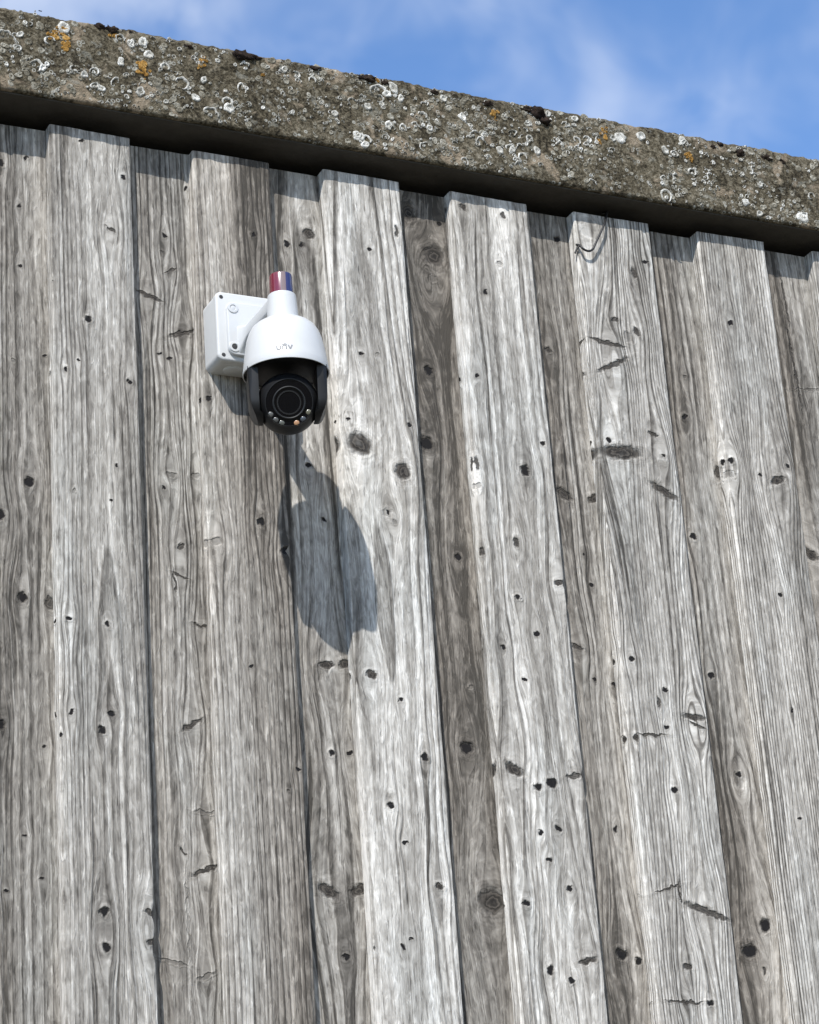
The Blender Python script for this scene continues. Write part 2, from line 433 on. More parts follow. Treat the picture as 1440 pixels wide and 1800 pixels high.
# knots as seen in the photograph: px, py, half length a, half width b (px), angle (deg, + = falls to the right), kind
KN = {
 'r0': [(46, 279, 4, 4, 0, 'p'), (2, 287, 6, 7, 0, 'o'), (34, 363, 4, 4, 0, 'p'), (36, 469, 4, 4, 0, 'p'), (79, 625, 3, 3, 0, 'p'),
        (26, 634, 3, 3, 0, 'f'), (52, 847, 9, 9, 0, 'o'), (1, 905, 10, 13, 0, 'o'), (41, 1050, 9, 11, 0, 'o'), (88, 1060, 7, 14, 0, 's'),
        (3, 1275, 8, 10, 0, 'o'), (79, 1314, 6, 5, 0, 'p'), (12, 1566, 5, 4, 0, 'p'), (45, 1468, 4, 3, 0, 'p'), (75, 1545, 5, 4, 0, 'p')],
 'b1': [(144, 247, 4, 4, 0, 'p'), (217, 311, 5, 5, 0, 'p'), (195, 404, 11, 3.4, 35, 's'), (154, 562, 6, 6, 0, 'o'), (115, 649, 4, 4, 0, 'p'),
        (139, 634, 3, 3, 0, 'p'), (228, 672, 5, 6, 0, 'p'), (89, 493, 3, 3, 0, 'p'), (130, 861, 3, 3, 0, 'f'), (205, 819, 3.4, 3.4, 0, 'p'),
        (194, 880, 3, 4, 0, 'p'), (123, 1087, 7, 5, 10, 'o'), (190, 1097, 5, 6, 0, 'o'), (126, 1252, 6, 5, -30, 'p'), (199, 1255, 7, 8, 0, 'o'),
        (181, 1283, 7, 7, 0, 'o'), (105, 1292, 3, 6, 0, 'p'), (185, 1603, 9, 10, 0, 'o'), (187, 1666, 8, 9, 0, 'o'), (111, 1585, 3, 10, 0, 's'),
        (264, 1605, 12, 5, 20, 's'), (268, 1655, 9, 5, -30, 's')],
 'r1': [(289, 415, 4, 4, 0, 'p'), (284, 445, 3, 3, 0, 'f'), (327, 332, 3, 5, 0, 'p'), (262, 520, 27, 3.6, 27, 's'), (300, 476, 10, 2.4, -18, 's'),
        (320, 587, 25, 4.6, -13, 's'), (281, 621, 4, 3, 0, 'p'), (298, 630, 5, 4, 0, 'p'), (286, 857, 4, 4, 0, 'p'), (300, 835, 9, 4, 0, 'f'),
        (343, 836, 7, 5, 0, 'f'), (317, 961, 7, 4, -8, 's'), (316, 1012, 16, 2, 24, 's'), (306, 1022, 1.6, 22, 0, 's'), (353, 1100, 15, 2.6, 12, 's'),
        (338, 1275, 22, 5, -27, 's'), (362, 1428, 19, 3, 8, 'f'), (362, 1530, 27, 5, -20, 's'), (306, 1692, 26, 3, 15, 'f'), (322, 1497, 9, 2.5, 50, 's'),
        (362, 1717, 18, 4, -25, 'f'), (331, 1620, 1.6, 80, 0, 'f')],
 'b2': [(445, 413, 5, 5, 0, 'o'), (367, 699, 5, 6, 0, 'p'), (458, 918, 8, 8, 0, 'o'), (380, 952, 9, 7, 0, 'f'), (441, 1172, 4, 4, 0, 'p'),
        (503, 968, 9, 7, -25, 'o'), (526, 1354, 4, 4, 0, 'p'), (508, 1390, 3, 3, 0, 'f')],
 'r2': [(503, 430, 6, 7, 0, 'p'), (530, 432, 5, 5, 0, 'p'), (543, 411, 10, 10, 0, 'k'), (543, 818, 6, 6, 0, 'o'), (568, 913, 5, 5, 0, 'o'),
        (573, 1169, 14, 7, 0, 'k'), (607, 1168, 13, 8, -18, 'k'), (583, 1324, 5, 6, 0, 'o'), (615, 1324, 7, 4, 0, 'p'), (576, 1567, 24, 11, 34, 'k'),
        (632, 1565, 18, 10, -18, 'k'), (608, 1684, 6, 6, 0, 'o'), (492, 1795, 5, 6, 0, 'o')],
 'b3': [(613, 738, 4, 4, 0, 'p'), (720, 747, 4, 4, 0, 'p'), (632, 781, 27, 19, 32, 'k'), (708, 829, 15, 16, 0, 'k'), (680, 902, 9, 9, 0, 'f'),
        (682, 900, 4, 5, 0, 'p'), (693, 917, 4, 5, 0, 'f'), (653, 1186, 10, 7, 15, 'k'), (704, 1230, 5, 5, 0, 'p'), (651, 439, 4, 4, 0, 'p'), (697, 407, 4, 10, 10, 's'),
        (635, 622, 4, 4, 0, 'p'), (665, 622, 3, 3, 0, 'f'), (746, 1331, 7, 7, 0, 'o'), (687, 1417, 6, 6, 0, 'o'), (712, 1482, 5, 4, 0, 'p'),
        (773, 1558, 8, 5, 20, 'k'), (709, 1665, 4, 6, 0, 'p'), (722, 1652, 5, 3, 0, 'p'), (658, 1665, 3, 7, 0, 's')],
 'r3': [(718, 375, 12, 16, 0, 'k'), (764, 450, 19, 19, 0, 'k'), (762, 490, 9, 6, 30, 'f'), (773, 393, 5, 5, 0, 'p'), (754, 652, 8, 9, 0, 'o'),
        (750, 780, 12, 15, -10, 'o'), (806, 980, 6, 7, 0, 'p'), (828, 1210, 5, 5, 0, 'f'), (821, 1316, 12, 13, 0, 'o'), (866, 1585, 27, 25, 0, 'k')],
 'b4': [(838, 815, 4, 13, 0, 's'), (842, 853, 4, 6, 0, 'f'), (848, 970, 3, 8, 0, 's'), (850, 764, 5, 4, 0, 'p'), (953, 781, 5, 4, 0, 'p'), (923, 827, 9, 10, 0, 'o'),
        (909, 954, 5, 9, 0, 's'), (911, 1050, 6, 5, 0, 'o'), (945, 1114, 5, 5, 0, 'p'), (885, 1138, 6, 5, 20, 'p'), (924, 1195, 5, 5, 0, 'p'),
        (982, 1025, 9, 5, 0, 's'), (905, 1353, 21, 9, 32, 'k'), (947, 1384, 8, 8, 0, 'o'), (971, 1377, 9, 10, 0, 'o'), (1008, 1365, 14, 5, -12, 's'),
        (950, 1465, 5, 5, 0, 'p'), (982, 1457, 6, 6, 0, 'o'), (925, 1588, 8, 6, 0, 'o'), (1001, 1562, 6, 5, 0, 'p'), (969, 1706, 7, 9, 0, 'o'),
        (984, 1722, 4, 6, 0, 'p'), (1005, 1724, 7, 6, 0, 'o'), (1032, 1690, 17, 6, -15, 's'), (815, 365, 7, 5, 30, 's'), (885, 378, 4, 6, 0, 's'), (855, 513, 5, 5, 0, 'p'),
        (880, 463, 4, 4, 0, 'f'), (913, 577, 3, 3, 0, 'f'), (838, 660, 5, 4, 0, 'p'), (966, 1512, 6, 5, 0, 'p')],
 'r4': [(980, 421, 5, 5, 0, 'p'), (965, 615, 8, 4, 25, 's'), (991, 868, 21, 7, 35, 'k'), (1044, 877, 12, 8, -22, 'k'), (1028, 975, 3, 4, 0, 'p'),
        (1041, 1029, 4, 4, 0, 'p'), (1016, 1138, 13, 5, 18, 's'), (1047, 1196, 4, 4, 0, 'p'), (1082, 1204, 7, 5, 0, 'o'), (1084, 1456, 4, 8, 0, 'p'),
        (1093, 1678, 13, 11, 25, 'o'), (1122, 1690, 6, 8, 0, 'o')],
 'b5': [(1033, 399, 15, 20, 0, 'f'), (1035, 460, 4, 4, 0, 'p'), (1115, 481, 5, 9, 0, 's'), (1134, 461, 6, 4, 0, 'p'), (1082, 562, 7, 4, 0, 's'), (1105, 592, 7, 9, 0, 'f'),  # first entry: darker patch inside the wire loop, not a knot
        (1120, 583, 9, 4, 50, 's'), (1068, 603, 34, 4, 14, 's'), (1078, 642, 30, 5, -24, 's'), (1092, 796, 42, 13, 2, 'k'), (1071, 774, 5, 5, 0, 'p'),
        (1149, 764, 9, 4, 20, 's'), (1166, 802, 5, 4, 0, 'p'), (1131, 734, 4, 4, 0, 'p'), (1167, 864, 32, 6, 35, 's'), (1111, 1158, 6, 6, 0, 'o'),
        (1171, 1122, 5, 4, 0, 'p'), (1170, 1213, 5, 5, 0, 'p'), (1160, 1235, 3, 11, 0, 's'), (1173, 1278, 5, 5, 0, 'p'), (1221, 1261, 23, 6, 9, 's'), (1228, 1276, 16, 3, 25, 's'),
        (1118, 1298, 6, 7, 0, 'k'), (1146, 1292, 26, 2.4, 0, 's'), (1187, 1390, 6, 6, 0, 'p'), (1175, 1562, 24, 2.4, -18, 's'), (1197, 1567, 2, 24, 0, 's'),
        (1244, 1603, 45, 6, 22, 's'), (1212, 1700, 9, 6, 0, 'k'), (1205, 1762, 34, 2.6, 3, 's'), (1250, 1763, 8, 5, 10, 'o')],
 'r5': [(1204, 733, 5, 5, 0, 'o'), (1204, 662, 3, 3, 0, 'f'), (1220, 944, 6, 6, 0, 'o'), (1252, 1188, 6, 6, 0, 'o'), (1300, 1361, 6, 6, 0, 'o'), (1346, 1628, 11, 13, 20, 'o'),
        (1318, 1672, 16, 15, 0, 'o'), (1345, 1708, 3, 7, 0, 's'), (1262, 831, 6, 13, 0, 'k'), (1302, 1375, 7, 13, 0, 'f')],
 'b6': [(1285, 810, 6, 5, 0, 'o'), (1285, 833, 9, 5, 45, 'f'), (1337, 835, 5, 5, 0, 'p'), (1367, 845, 14, 8, -20, 'k'), (1384, 819, 4, 4, 0, 'p'), (1372, 1046, 5, 5, 0, 'p'),
        (1392, 1250, 3, 5, 0, 'p'), (1406, 1440, 4, 4, 0, 'p'), (1285, 567, 5, 4, 0, 'p'), (1243, 663, 5, 5, 20, 's')],
 'r6': [(1425, 975, 18, 8, 30, 'k'), (1380, 530, 1.8, 42, 6, 's'), (1397, 650, 1.8, 75, 4, 's'), (1420, 685, 24, 2, 3, 'f')],
 'b7': [],
}
KINDS = {'p': (1.0, 0.30), 'o': (1.0, 0.75), 'k': (0.88, 0.6), 's': (0.84, 0.35), 'f': (0.34, 0.5)}
#        u0     d0     kz     gap    tone  warm  band edge(-1 left,+1 right) reach  (board 'look')
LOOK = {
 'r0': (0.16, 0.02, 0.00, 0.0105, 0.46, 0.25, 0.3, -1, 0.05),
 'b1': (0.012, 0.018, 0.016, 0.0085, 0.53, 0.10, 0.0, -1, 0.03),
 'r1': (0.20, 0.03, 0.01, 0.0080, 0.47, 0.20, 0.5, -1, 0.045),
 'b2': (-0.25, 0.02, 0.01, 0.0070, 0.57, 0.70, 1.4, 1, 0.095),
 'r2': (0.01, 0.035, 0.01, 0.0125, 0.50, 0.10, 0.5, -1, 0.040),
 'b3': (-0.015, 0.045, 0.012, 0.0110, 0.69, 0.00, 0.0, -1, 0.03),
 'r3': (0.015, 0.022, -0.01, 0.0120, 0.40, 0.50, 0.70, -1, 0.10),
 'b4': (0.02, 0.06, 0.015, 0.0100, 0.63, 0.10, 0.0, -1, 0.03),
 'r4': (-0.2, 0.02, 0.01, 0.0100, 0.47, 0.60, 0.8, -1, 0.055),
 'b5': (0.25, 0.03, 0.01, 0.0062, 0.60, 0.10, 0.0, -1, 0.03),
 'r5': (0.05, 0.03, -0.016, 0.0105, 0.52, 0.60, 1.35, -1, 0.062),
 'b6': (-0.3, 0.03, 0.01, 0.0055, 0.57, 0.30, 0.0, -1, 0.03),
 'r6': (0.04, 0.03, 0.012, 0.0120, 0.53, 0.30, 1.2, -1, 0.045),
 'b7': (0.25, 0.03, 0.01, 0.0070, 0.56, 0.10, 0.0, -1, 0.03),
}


def plank_mesh(name, x0, x1, yf, thick, mat, seed, ztop=0.0, fine=True, skew=0.0, notches=()):
    """one sawn board, local frame: origin on its centre line at the front face and the board-top level"""
    xc = (x0 + x1) / 2; hw = (x1 - x0) / 2
    zb = PLINTH - TOP
    zs = []
    z = ztop
    stepv = 0.006 if fine else 0.05
    while z > -1.55 and fine:
        zs.append(z); z -= stepv
    while z > zb:
        zs.append(z); z -= 0.05
    zs.append(zb)
    r = 0.0022
    front = [-hw, -hw + 0.0007, -hw + r] + [-hw + r + (2 * hw - 2 * r) * k / 9 for k in range(1, 9)] + [hw - r, hw - 0.0007, hw]
    prof = [0.0022, 0.0007, 0.0] + [0.0] * 8 + [0.0, 0.0007, 0.0022]
    verts, faces = [], []
    N = len(front) + 2
    for z in zs:
        wl = 0.0011 * mnoise.noise(Vector((z * 7, seed, 1.3))) + 0.0007 * mnoise.noise(Vector((z * 40, seed, 4.1)))
        wr = 0.0011 * mnoise.noise(Vector((z * 7, seed, 8.3))) + 0.0007 * mnoise.noise(Vector((z * 40, seed, 6.1)))
        for (sd, nz_, dep, hh) in notches:
            e = dep * math.exp(-((z - nz_) / hh) ** 2)
            if sd < 0: wl += e
            else: wr -= e
        zz_ = z
        for k, xx in enumerate(front):
            f = (xx + hw) / (2 * hw)
            x = xx + wl * (1 - f) + wr * f
            y = prof[k] + 0.0009 * mnoise.noise(Vector((x * 9, z * 2.2, seed * 3.7))) \
                + 0.0005 * mnoise.noise(Vector((x * 45, z * 9, seed * 1.7))) + 0.0012 * ((x / hw) ** 2 - 0.4) * math.sin(seed)
            zt = zz_ + (skew * x if z == ztop else 0.0) + (0.0006 * mnoise.noise(Vector((x * 120, seed, 0))) if z == ztop else 0)
            verts.append((x, y, zt))
        verts.append((hw + wr, thick, zz_ + (skew * hw if z == ztop else 0)))
        verts.append((-hw + wl, thick, zz_ - (skew * hw if z == ztop else 0)))
    for i in range(len(zs) - 1):
        for k in range(N):
            k2 = (k + 1) % N
            faces.append((i * N + k, (i + 1) * N + k, (i + 1) * N + k2, i * N + k2))
    faces.append(tuple(range(N)))
    faces.append(tuple((len(zs) - 1) * N + k for k in range(N))[::-1])
    me = mesh_of(name, verts, faces, mat, True, 50)
    return me, Vector((xc, yf, TOP))


def knots_for(key, yf, xc):
    out = []
    for (px, py, a, b, an, kd) in KN.get(key, []):
        c = at(px, py, yf)
        e = at(px + math.cos(math.radians(an)) * 10, py + math.sin(math.radians(an)) * 10, yf)
        w = at(px - math.sin(math.radians(an)) * 10, py + math.cos(math.radians(an)) * 10, yf)
        sa = (e - c).length / 10; sb = (w - c).length / 10
        ang = math.atan2((e - c).z, (e - c).x)
        dk, gl = KINDS[kd]
        sc = {'p': 0.85, 'o': 0.90, 'k': 0.95}.get(kd, 1.0)
        out.append((c.x - xc, c.z - TOP, max(a * sa * sc, 0.0015), max(b * sb * sc, 0.0012), ang, dk, gl))
    return out


def random_knots(rnd, hw):
    out = []
    for _ in range(9):
        s = rnd.choice((0.004, 0.004, 0.006, 0.009))
        out.append((rnd.uniform(-hw, hw), rnd.uniform(-1.6, -0.02), s, s * rnd.uniform(0.8, 1.2), 0.0, 1.0, 0.7))
    return out


# generic boards beyond the picture share these
rnd = random.Random(3)
GEN = [wood('old_board_%s' % w, random_knots(rnd, 0.07), 20.0 + 3 * k, (0.2, 0.02, -0.2)[k], 0.03, 0.012, 0.009, 0.52, 0.3)
       for k, w in enumerate(('grey', 'pale', 'brown'))]

left = list(RAISED)
while left[0][0] > -1.9:
    left.insert(0, (left[0][0] - 0.2245, left[0][1] - 0.2245))
while left[-1][1] < 3.9:
    left.append((left[-1][0] + 0.2255, left[-1][1] + 0.2255))
SEEN = {round(r[0], 4): 'b%d' % k for k, r in enumerate(RAISED) if k > 0}
NOTCH = {'b2': [(1, at(505, 968, Y_F).z - TOP, 0.007, 0.006)],
         'b4': [(1, at(985, 1025, Y_F).z - TOP, 0.003, 0.005), (1, at(1025, 1362, Y_F).z - TOP, 0.003, 0.006)],
         'b1': [(1, at(273, 1607, Y_F).z - TOP, 0.004, 0.010), (1, at(276, 1665, Y_F).z - TOP, 0.004, 0.016)],
         'b3': [(-1, at(606, 780, Y_F).z - TOP, 0.002, 0.012)]}
TOPZ = {'b1': 0.0, 'b2': -0.003, 'b3': 0.002, 'b4': 0.0, 'b5': 0.001, 'b6': 0.003, 'b7': 0.002}
for i, (a, b) in enumerate(left):
    key = SEEN.get(round(a, 4))
    seed = 1.37 * (i + 1)
    if key:
        xc = (a + b) / 2; u0, d0, kz, gap, tone, warm, eband, ed, rch = LOOK[key]
        mat = wood('board_%02d' % i, knots_for(key, Y_F, xc), seed, u0, d0, kz, gap, tone, warm, eband, ed * (b - a) / 2, rch)
    else:
        mat = GEN[i % 3]
    me, loc = plank_mesh('plank', a, b, Y_F, 0.0222, mat, seed, TOPZ.get(key, 0.001), bool(key),
                         random.uniform(-0.012, 0.012), NOTCH.get(key, ()))
    link('plank', me, wall, loc)
    if i + 1 < len(left):
        c0, c1 = b - 0.022, left[i + 1][0] + 0.024
        rk = None
        if key: rk = 'r' + key[1]
        elif i + 1 < len(left) and SEEN.get(round(left[i + 1][0], 4)) == 'b1': rk = 'r0'
        if rk == 'r7': rk = None
        seed += 0.61
        if rk:
            xc = (c0 + c1) / 2; u0, d0, kz, gap, tone, warm, eband, ed, rch = LOOK[rk]
            mat = wood('inner_board_%02d' % i, knots_for(rk, Y_R, xc), seed, u0, d0, kz, gap, tone, warm, eband,
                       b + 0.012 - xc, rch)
        else:
            mat = GEN[(i + 1) % 3]
        me, loc = plank_mesh('plank', c0, c1, Y_R, 0.022, mat, seed, 0.0015, bool(rk), 0.0)
        link('plank', me, wall, loc)

dark_timber = simple('dark_old_timber', (0.06, 0.05, 0.042), 0.9, grain=0.8, gscale=60, bump=0.002)
bm = bmesh.new(); bm_box(bm, (-2.05, 0.029, TOP - 0.20), (4.05, 0.090, TOP - 0.03), 0.003)
link('rail', bm_mesh('rail', bm, dark_timber), wall)
shade_dark = simple('soffit_shade', (0.050, 0.044, 0.036), 0.9, grain=0.8, gscale=50, bump=0.002)  # shade under the beam put into a dark colour on an added strip
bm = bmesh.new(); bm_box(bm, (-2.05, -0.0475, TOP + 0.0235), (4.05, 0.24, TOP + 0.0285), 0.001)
link('soffit_shade_strip', bm_mesh('soffit_shade_strip', bm, shade_dark), wall)
bm = bmesh.new(); bm_box(bm, (-2.05, 0.095, 0.10), (4.05, 0.115, TOP + 0.020), 0.0)  # unseen sheet added behind the boards to block light
link('light_block_sheet', bm_mesh('light_block_sheet', bm, dark_timber), wall)
plinth_m = simple('plinth_concrete', (0.24, 0.23, 0.21), 0.9, grain=0.5, gscale=25, bump=0.003)
bm = bmesh.new(); bm_box(bm, (-2.05, -0.03, -0.05), (4.05, 0.12, PLINTH - 0.004), 0.006)
link('plinth', bm_mesh('plinth', bm, plinth_m), wall)

# ------------------------------------------------------------------ concrete beam with lichen
Y_B, ZB, ZT = -0.055, TOP + 0.026, TOP + 0.1665
BX0, BX1 = -2.06, 4.06


def concrete_material():
    m_ = bpy.data.materials.new('lichen_concrete'); m_.use_nodes = True
    t = m_.node_tree; q = G(t); b = t.nodes['Principled BSDF']
    co = q.n('ShaderNodeTexCoord').outputs['Object']
    big = q.noise3(co, 14, 4, 0.6, 0.4); mid = q.noise3(co, 95, 4, 0.68, 0.9); fine = q.noise3(co, 260, 3, 0.6)
    f = q.add(q.add(q.mul(big, 0.42), q.mul(mid, 0.80)), q.mul(q.sub(fine, 0.5), 0.55))
    c = q.ramp(f, [(0.44, (0.014, 0.011, 0.006)), (0.55, (0.052, 0.043, 0.027)), (0.65, (0.098, 0.083, 0.055)),
                   (0.76, (0.175, 0.153, 0.112)), (0.88, (0.30, 0.275, 0.22))])
    tan = q.step(q.noise3(co, 19, 3, 0.6, 0.6), 0.555, 0.63, 0.0, 0.8)
    c = q.mix(tan, c, q.ramp(mid, [(0.3, (0.14, 0.11, 0.075)), (0.6, (0.29, 0.235, 0.17))]))
    # small round crusts of pale lichen too small to model
    v = q.n('ShaderNodeTexVoronoi', feature='F1'); q.put(v.inputs['Vector'], co); v.inputs['Scale'].default_value = 120
    ring = q.mul(q.step(v.outputs['Distance'], 0.18, 0.30), q.step(v.outputs['Distance'], 0.34, 0.46, 1.0, 0.0))
    keep = q.step(q.noise3(co, 22, 3, 0.6), 0.50, 0.60)
    vs = q.n('ShaderNodeSeparateColor'); q.put(vs.inputs[0], v.outputs['Color'])
    keep = q.mul(keep, q.step(vs.outputs[0], 0.45, 0.55))
    c = q.mix(q.mul(q.mul(ring, keep), 0.7), c, (0.40, 0.40, 0.36, 1))
    gn = q.step(q.noise3(co, 45, 3, 0.6, 0.5), 0.60, 0.68, 0.0, 0.55)
    c = q.mix(gn, c, (0.20, 0.195, 0.165, 1))
    q.put(b.inputs['Base Color'], c); b.inputs['Roughness'].default_value = 0.95; b.inputs['Specular IOR Level'].default_value = 0.2
    bn = q.n('ShaderNodeBump'); bn.inputs['Distance'].default_value = 0.004; bn.inputs['Strength'].default_value = 0.9
    q.put(bn.inputs['Height'], q.add(mid, q.mul(fine, 0.5))); q.put(b.inputs['Normal'], bn.outputs[0])
    return m_


def beam_disp(x, s):
    p = Vector((x * 28, s * 28, 2.0))
    return 0.0016 * mnoise.noise(p) + 0.0011 * mnoise.noise(p * 3.1) + 0.0007 * mnoise.noise(p * 8.0)


def beam_mesh():
    xs = []
    x = BX0
    while x < BX1:
        xs.append(x); x += 0.0035 if -0.4 < x < 1.6 else 0.03
    xs.append(BX1)
    H = ZT - ZB
    verts, faces = [], []
    nF = 40
    for x in xs:
        tz = 0.0028 * mnoise.noise(Vector((x * 22, 5.5, 0))) + 0.0022 * mnoise.noise(Vector((x * 95, 1.5, 0))) + 0.0015 * mnoise.noise(Vector((x * 260, 2.5, 0)))
        bz = 0.0010 * mnoise.noise(Vector((x * 30, 9.5, 0))) + 0.0006 * mnoise.noise(Vector((x * 170, 9.5, 0)))
        ring = [(x, 0.26, ZB), (x, 0.06, ZB), (x, Y_B + 0.03, ZB + 0.0005), (x, Y_B + 0.004, ZB + bz * 0.5)]
        for k in range(nF):
            s = k / (nF - 1)
            z = ZB + 0.0008 + bz + (H - 0.003 + tz - bz) * s
            rd = 0.0
            if s > 0.93: rd = 0.004 * ((s - 0.93) / 0.07) ** 2
            if s < 0.04: rd = 0.0015 * ((0.04 - s) / 0.04) ** 2
            ring.append((x, Y_B + rd + beam_disp(x, z), z))
        ring += [(x, Y_B + 0.012, ZT - 0.001 + tz), (x, Y_B + 0.05, ZT + 0.001 + tz * 0.6), (x, 0.12, ZT + 0.002), (x, 0.26, ZT)]
        verts += ring
    N = len(verts) // len(xs)
    for i in range(len(xs) - 1):
        for k in range(N):
            k2 = (k + 1) % N
            faces.append((i * N + k, (i + 1) * N + k, (i + 1) * N + k2, i * N + k2))
    faces.append(tuple(range(N))); faces.append(tuple((len(xs) - 1) * N + k for k in range(N))[::-1])
    return mesh_of('beam_body', verts, faces, concrete_material(), True, 70)


beam = link('concrete_beam', beam_mesh())
tag(beam, 'long grey concrete beam crusted with white and orange lichen along the wall top', 'beam')


def lichen_mat(name, c0, c1, c2):
    m_ = bpy.data.materials.new(name); m_.use_nodes = True
    t = m_.node_tree; q = G(t); b = t.nodes['Principled BSDF']
    co = q.n('ShaderNodeTexCoord').outputs['Object']
    n_ = q.add(q.mul(q.noise3(co, 420, 3, 0.6), 0.5), q.mul(q.noise3(co, 60, 2, 0.5), 0.5))
    q.put(b.inputs['Base Color'], q.ramp(n_, [(0.36, c0), (0.5, c1), (0.62, c2)]))
    b.inputs['Roughness'].default_value = 0.95; b.inputs['Specular IOR Level'].default_value = 0.15
    bn = q.n('ShaderNodeBump'); bn.inputs['Distance'].default_value = 0.001
    q.put(bn.inputs['Height'], q.noise3(co, 700, 2, 0.6)); q.put(b.inputs['Normal'], bn.outputs[0])
    return m_


L_WHITE = lichen_mat('white_lichen', (0.20, 0.192, 0.165), (0.44, 0.43, 0.39), (0.70, 0.69, 0.655))
L_GREY = lichen_mat('grey_lichen', (0.085, 0.075, 0.054), (0.19, 0.175, 0.137), (0.36, 0.345, 0.295))
L_ORANGE = lichen_mat('orange_lichen', (0.12, 0.070, 0.022), (0.28, 0.150, 0.035), (0.42, 0.26, 0.09))
L_MOSS = lichen_mat('dark_moss', (0.006, 0.005, 0.005), (0.018, 0.013, 0.011), (0.040, 0.028, 0.020))


def rosette(verts, faces, cx, cz, R, rnd, rim=0.0016, hollow=0.5, n=16, arc=None):
    """a lobed crust, low in the middle with a raised rim; with arc = (centre, half width) only that part of the rim"""
    base = len(verts)
    lob = [rnd.uniform(0.55, 1.25) for _ in range(n)]
    for _ in range(2): lob = [(lob[k - 1] + 2 * lob[k] + lob[(k + 1) % n]) / 4 for k in range(n)]
    el, ea = rnd.uniform(0.7, 1.0), rnd.uniform(0, 3.14)
    inner = [rnd.uniform(0.8, 1.2) for _ in range(n)]
    prof = ((hollow, 0.12 if arc is None else -0.35), (hollow + (1 - hollow) * 0.4, 1.0), (hollow + (1 - hollow) * 0.72, 0.8), (1.0, -0.35))
    verts.append((cx, Y_B + beam_disp(cx, cz) - rim * 0.1, cz))
    for (f, h) in prof:
        for k in range(n):
            a = 2 * math.pi * k / n
            ff = f
            if arc is not None:
                a = arc[0] + arc[1] * (2 * k / (n - 1) - 1)
                tp = max(0.0, 1 - abs(2 * k / (n - 1) - 1) ** 3)
                ff = 0.8 + (f - 0.8) * (0.15 + 0.85 * tp)
            elif f < 1: ff = f * inner[k]
            rr = R * lob[k] * ff
            dx, dz = rr * math.cos(a), rr * math.sin(a)
            pu = dx * math.cos(ea) + dz * math.sin(ea); pv = (-dx * math.sin(ea) + dz * math.cos(ea)) * el
            x = cx + pu * math.cos(ea) - pv * math.sin(ea); z = cz + pu * math.sin(ea) + pv * math.cos(ea)
            z = min(max(z, ZB + 0.001), ZT + 0.001)
            verts.append((x, Y_B + beam_disp(x, z) - rim * h * rnd.uniform(0.6, 1.25), z))
    for k in range(n):
        k2 = (k + 1) % n
        if arc is not None and k2 == 0: continue
        if arc is None: faces.append((base, base + 1 + k2, base + 1 + k))
        for j in range(3):
            o = base + 1 + j * n
            faces.append((o + k, o + k2, o + n + k2, o + n + k))


def crust(verts, faces, cx, cz, R, rnd, rim, n=14):
    """one lichen: a crescent or ring of pale rim, sometimes with crumbs beside it"""
    t_ = rnd.random()
    if t_ < 0.62:
        rosette(verts, faces, cx, cz, R, rnd, rim, rnd.uniform(0.45, 0.62), n, (1.57 + rnd.gauss(0, 0.7), rnd.uniform(1.2, 2.9)))
        if rnd.random() < 0.4: rosette(verts, faces, cx + R * rnd.uniform(-0.3, 0.3), cz - R * 0.2, R * 0.35, rnd, rim, 0.2, 8)
    else:
        rosette(verts, faces, cx, cz, R * 0.85, rnd, rim, rnd.uniform(0.2, 0.5), n)
    for _ in range(rnd.choice((0, 0, 1, 2))):
        a = rnd.uniform(0, 6.28)
        rosette(verts, faces, cx + R * 1.3 * math.cos(a), cz + R * 1.3 * math.sin(a), R * rnd.uniform(0.2, 0.4), rnd, rim * 0.8, 0.2, 7)


WHITE = [(8, 62, 10), (35, 60, 8), (30, 85, 7), (62, 25, 5), (112, 47, 12), (62, 115, 12), (75, 119, 8), (130, 122, 7), (165, 125, 9), (178, 155, 8),
         (212, 110, 9), (222, 132, 6), (228, 160, 5), (245, 166, 6), (268, 68, 5), (236, 76, 8), (210, 67, 8), (250, 88, 5), (318, 147, 12),
         (332, 155, 6), (345, 172, 9), (357, 100, 6), (372, 200, 13), (400, 178, 9), (430, 118, 10), (425, 155, 10), (380, 165, 6), (358, 140, 7),
         (434, 212, 5), (290, 118, 8), (100, 60, 6), (500, 122, 8), (520, 131, 7), (548, 141, 8), (588, 200, 7), (594, 215, 6), (620, 178, 8), (647, 187, 9), (632, 240, 12),
         (645, 245, 8), (664, 158, 16), (680, 165, 9), (692, 155, 12), (705, 172, 8), (745, 185, 9), (740, 205, 10), (725, 262, 6), (690, 245, 6),
         (683, 222, 9), (708, 225, 8), (755, 225, 7), (768, 177, 6), (827, 220, 6), (845, 250, 9), (853, 240, 7), (866, 255, 6), (879, 265, 8),
         (897, 262, 9), (915, 258, 8), (922, 230, 7), (917, 241, 6), (800, 263, 6), (902, 290, 6), (945, 265, 9), (950, 290, 6), (963, 200, 7),
         (993, 220, 8), (1015, 247, 8), (1032, 245, 8), (1050, 243, 6), (1025, 268, 6), (985, 255, 8), (1090, 242, 13), (1127, 239, 11),
         (1075, 265, 7), (1200, 247, 9), (1185, 270, 8), (1205, 283, 6), (1218, 303, 9), (1165, 315, 8), (1178, 307, 5), (1188, 317, 5),
         (1143, 323, 6), (1172, 345, 12), (1262, 330, 5), (1305, 306, 6), (1343, 326, 6), (1304, 344, 6), (1313, 357, 5), (1422, 301, 6),
         (1426, 345, 8), (1410, 383, 13), (1375, 370, 6), (1335, 375, 7), (1370, 383, 5), (1220, 325, 6), (1042, 322, 8)]
lr = random.Random(11)
WHITE += [(w[0] + lr.gauss(0, 16), w[1] + lr.gauss(0, 9) + 4, lr.uniform(4.5, 9)) for w in WHITE if lr.random() < 0.75]
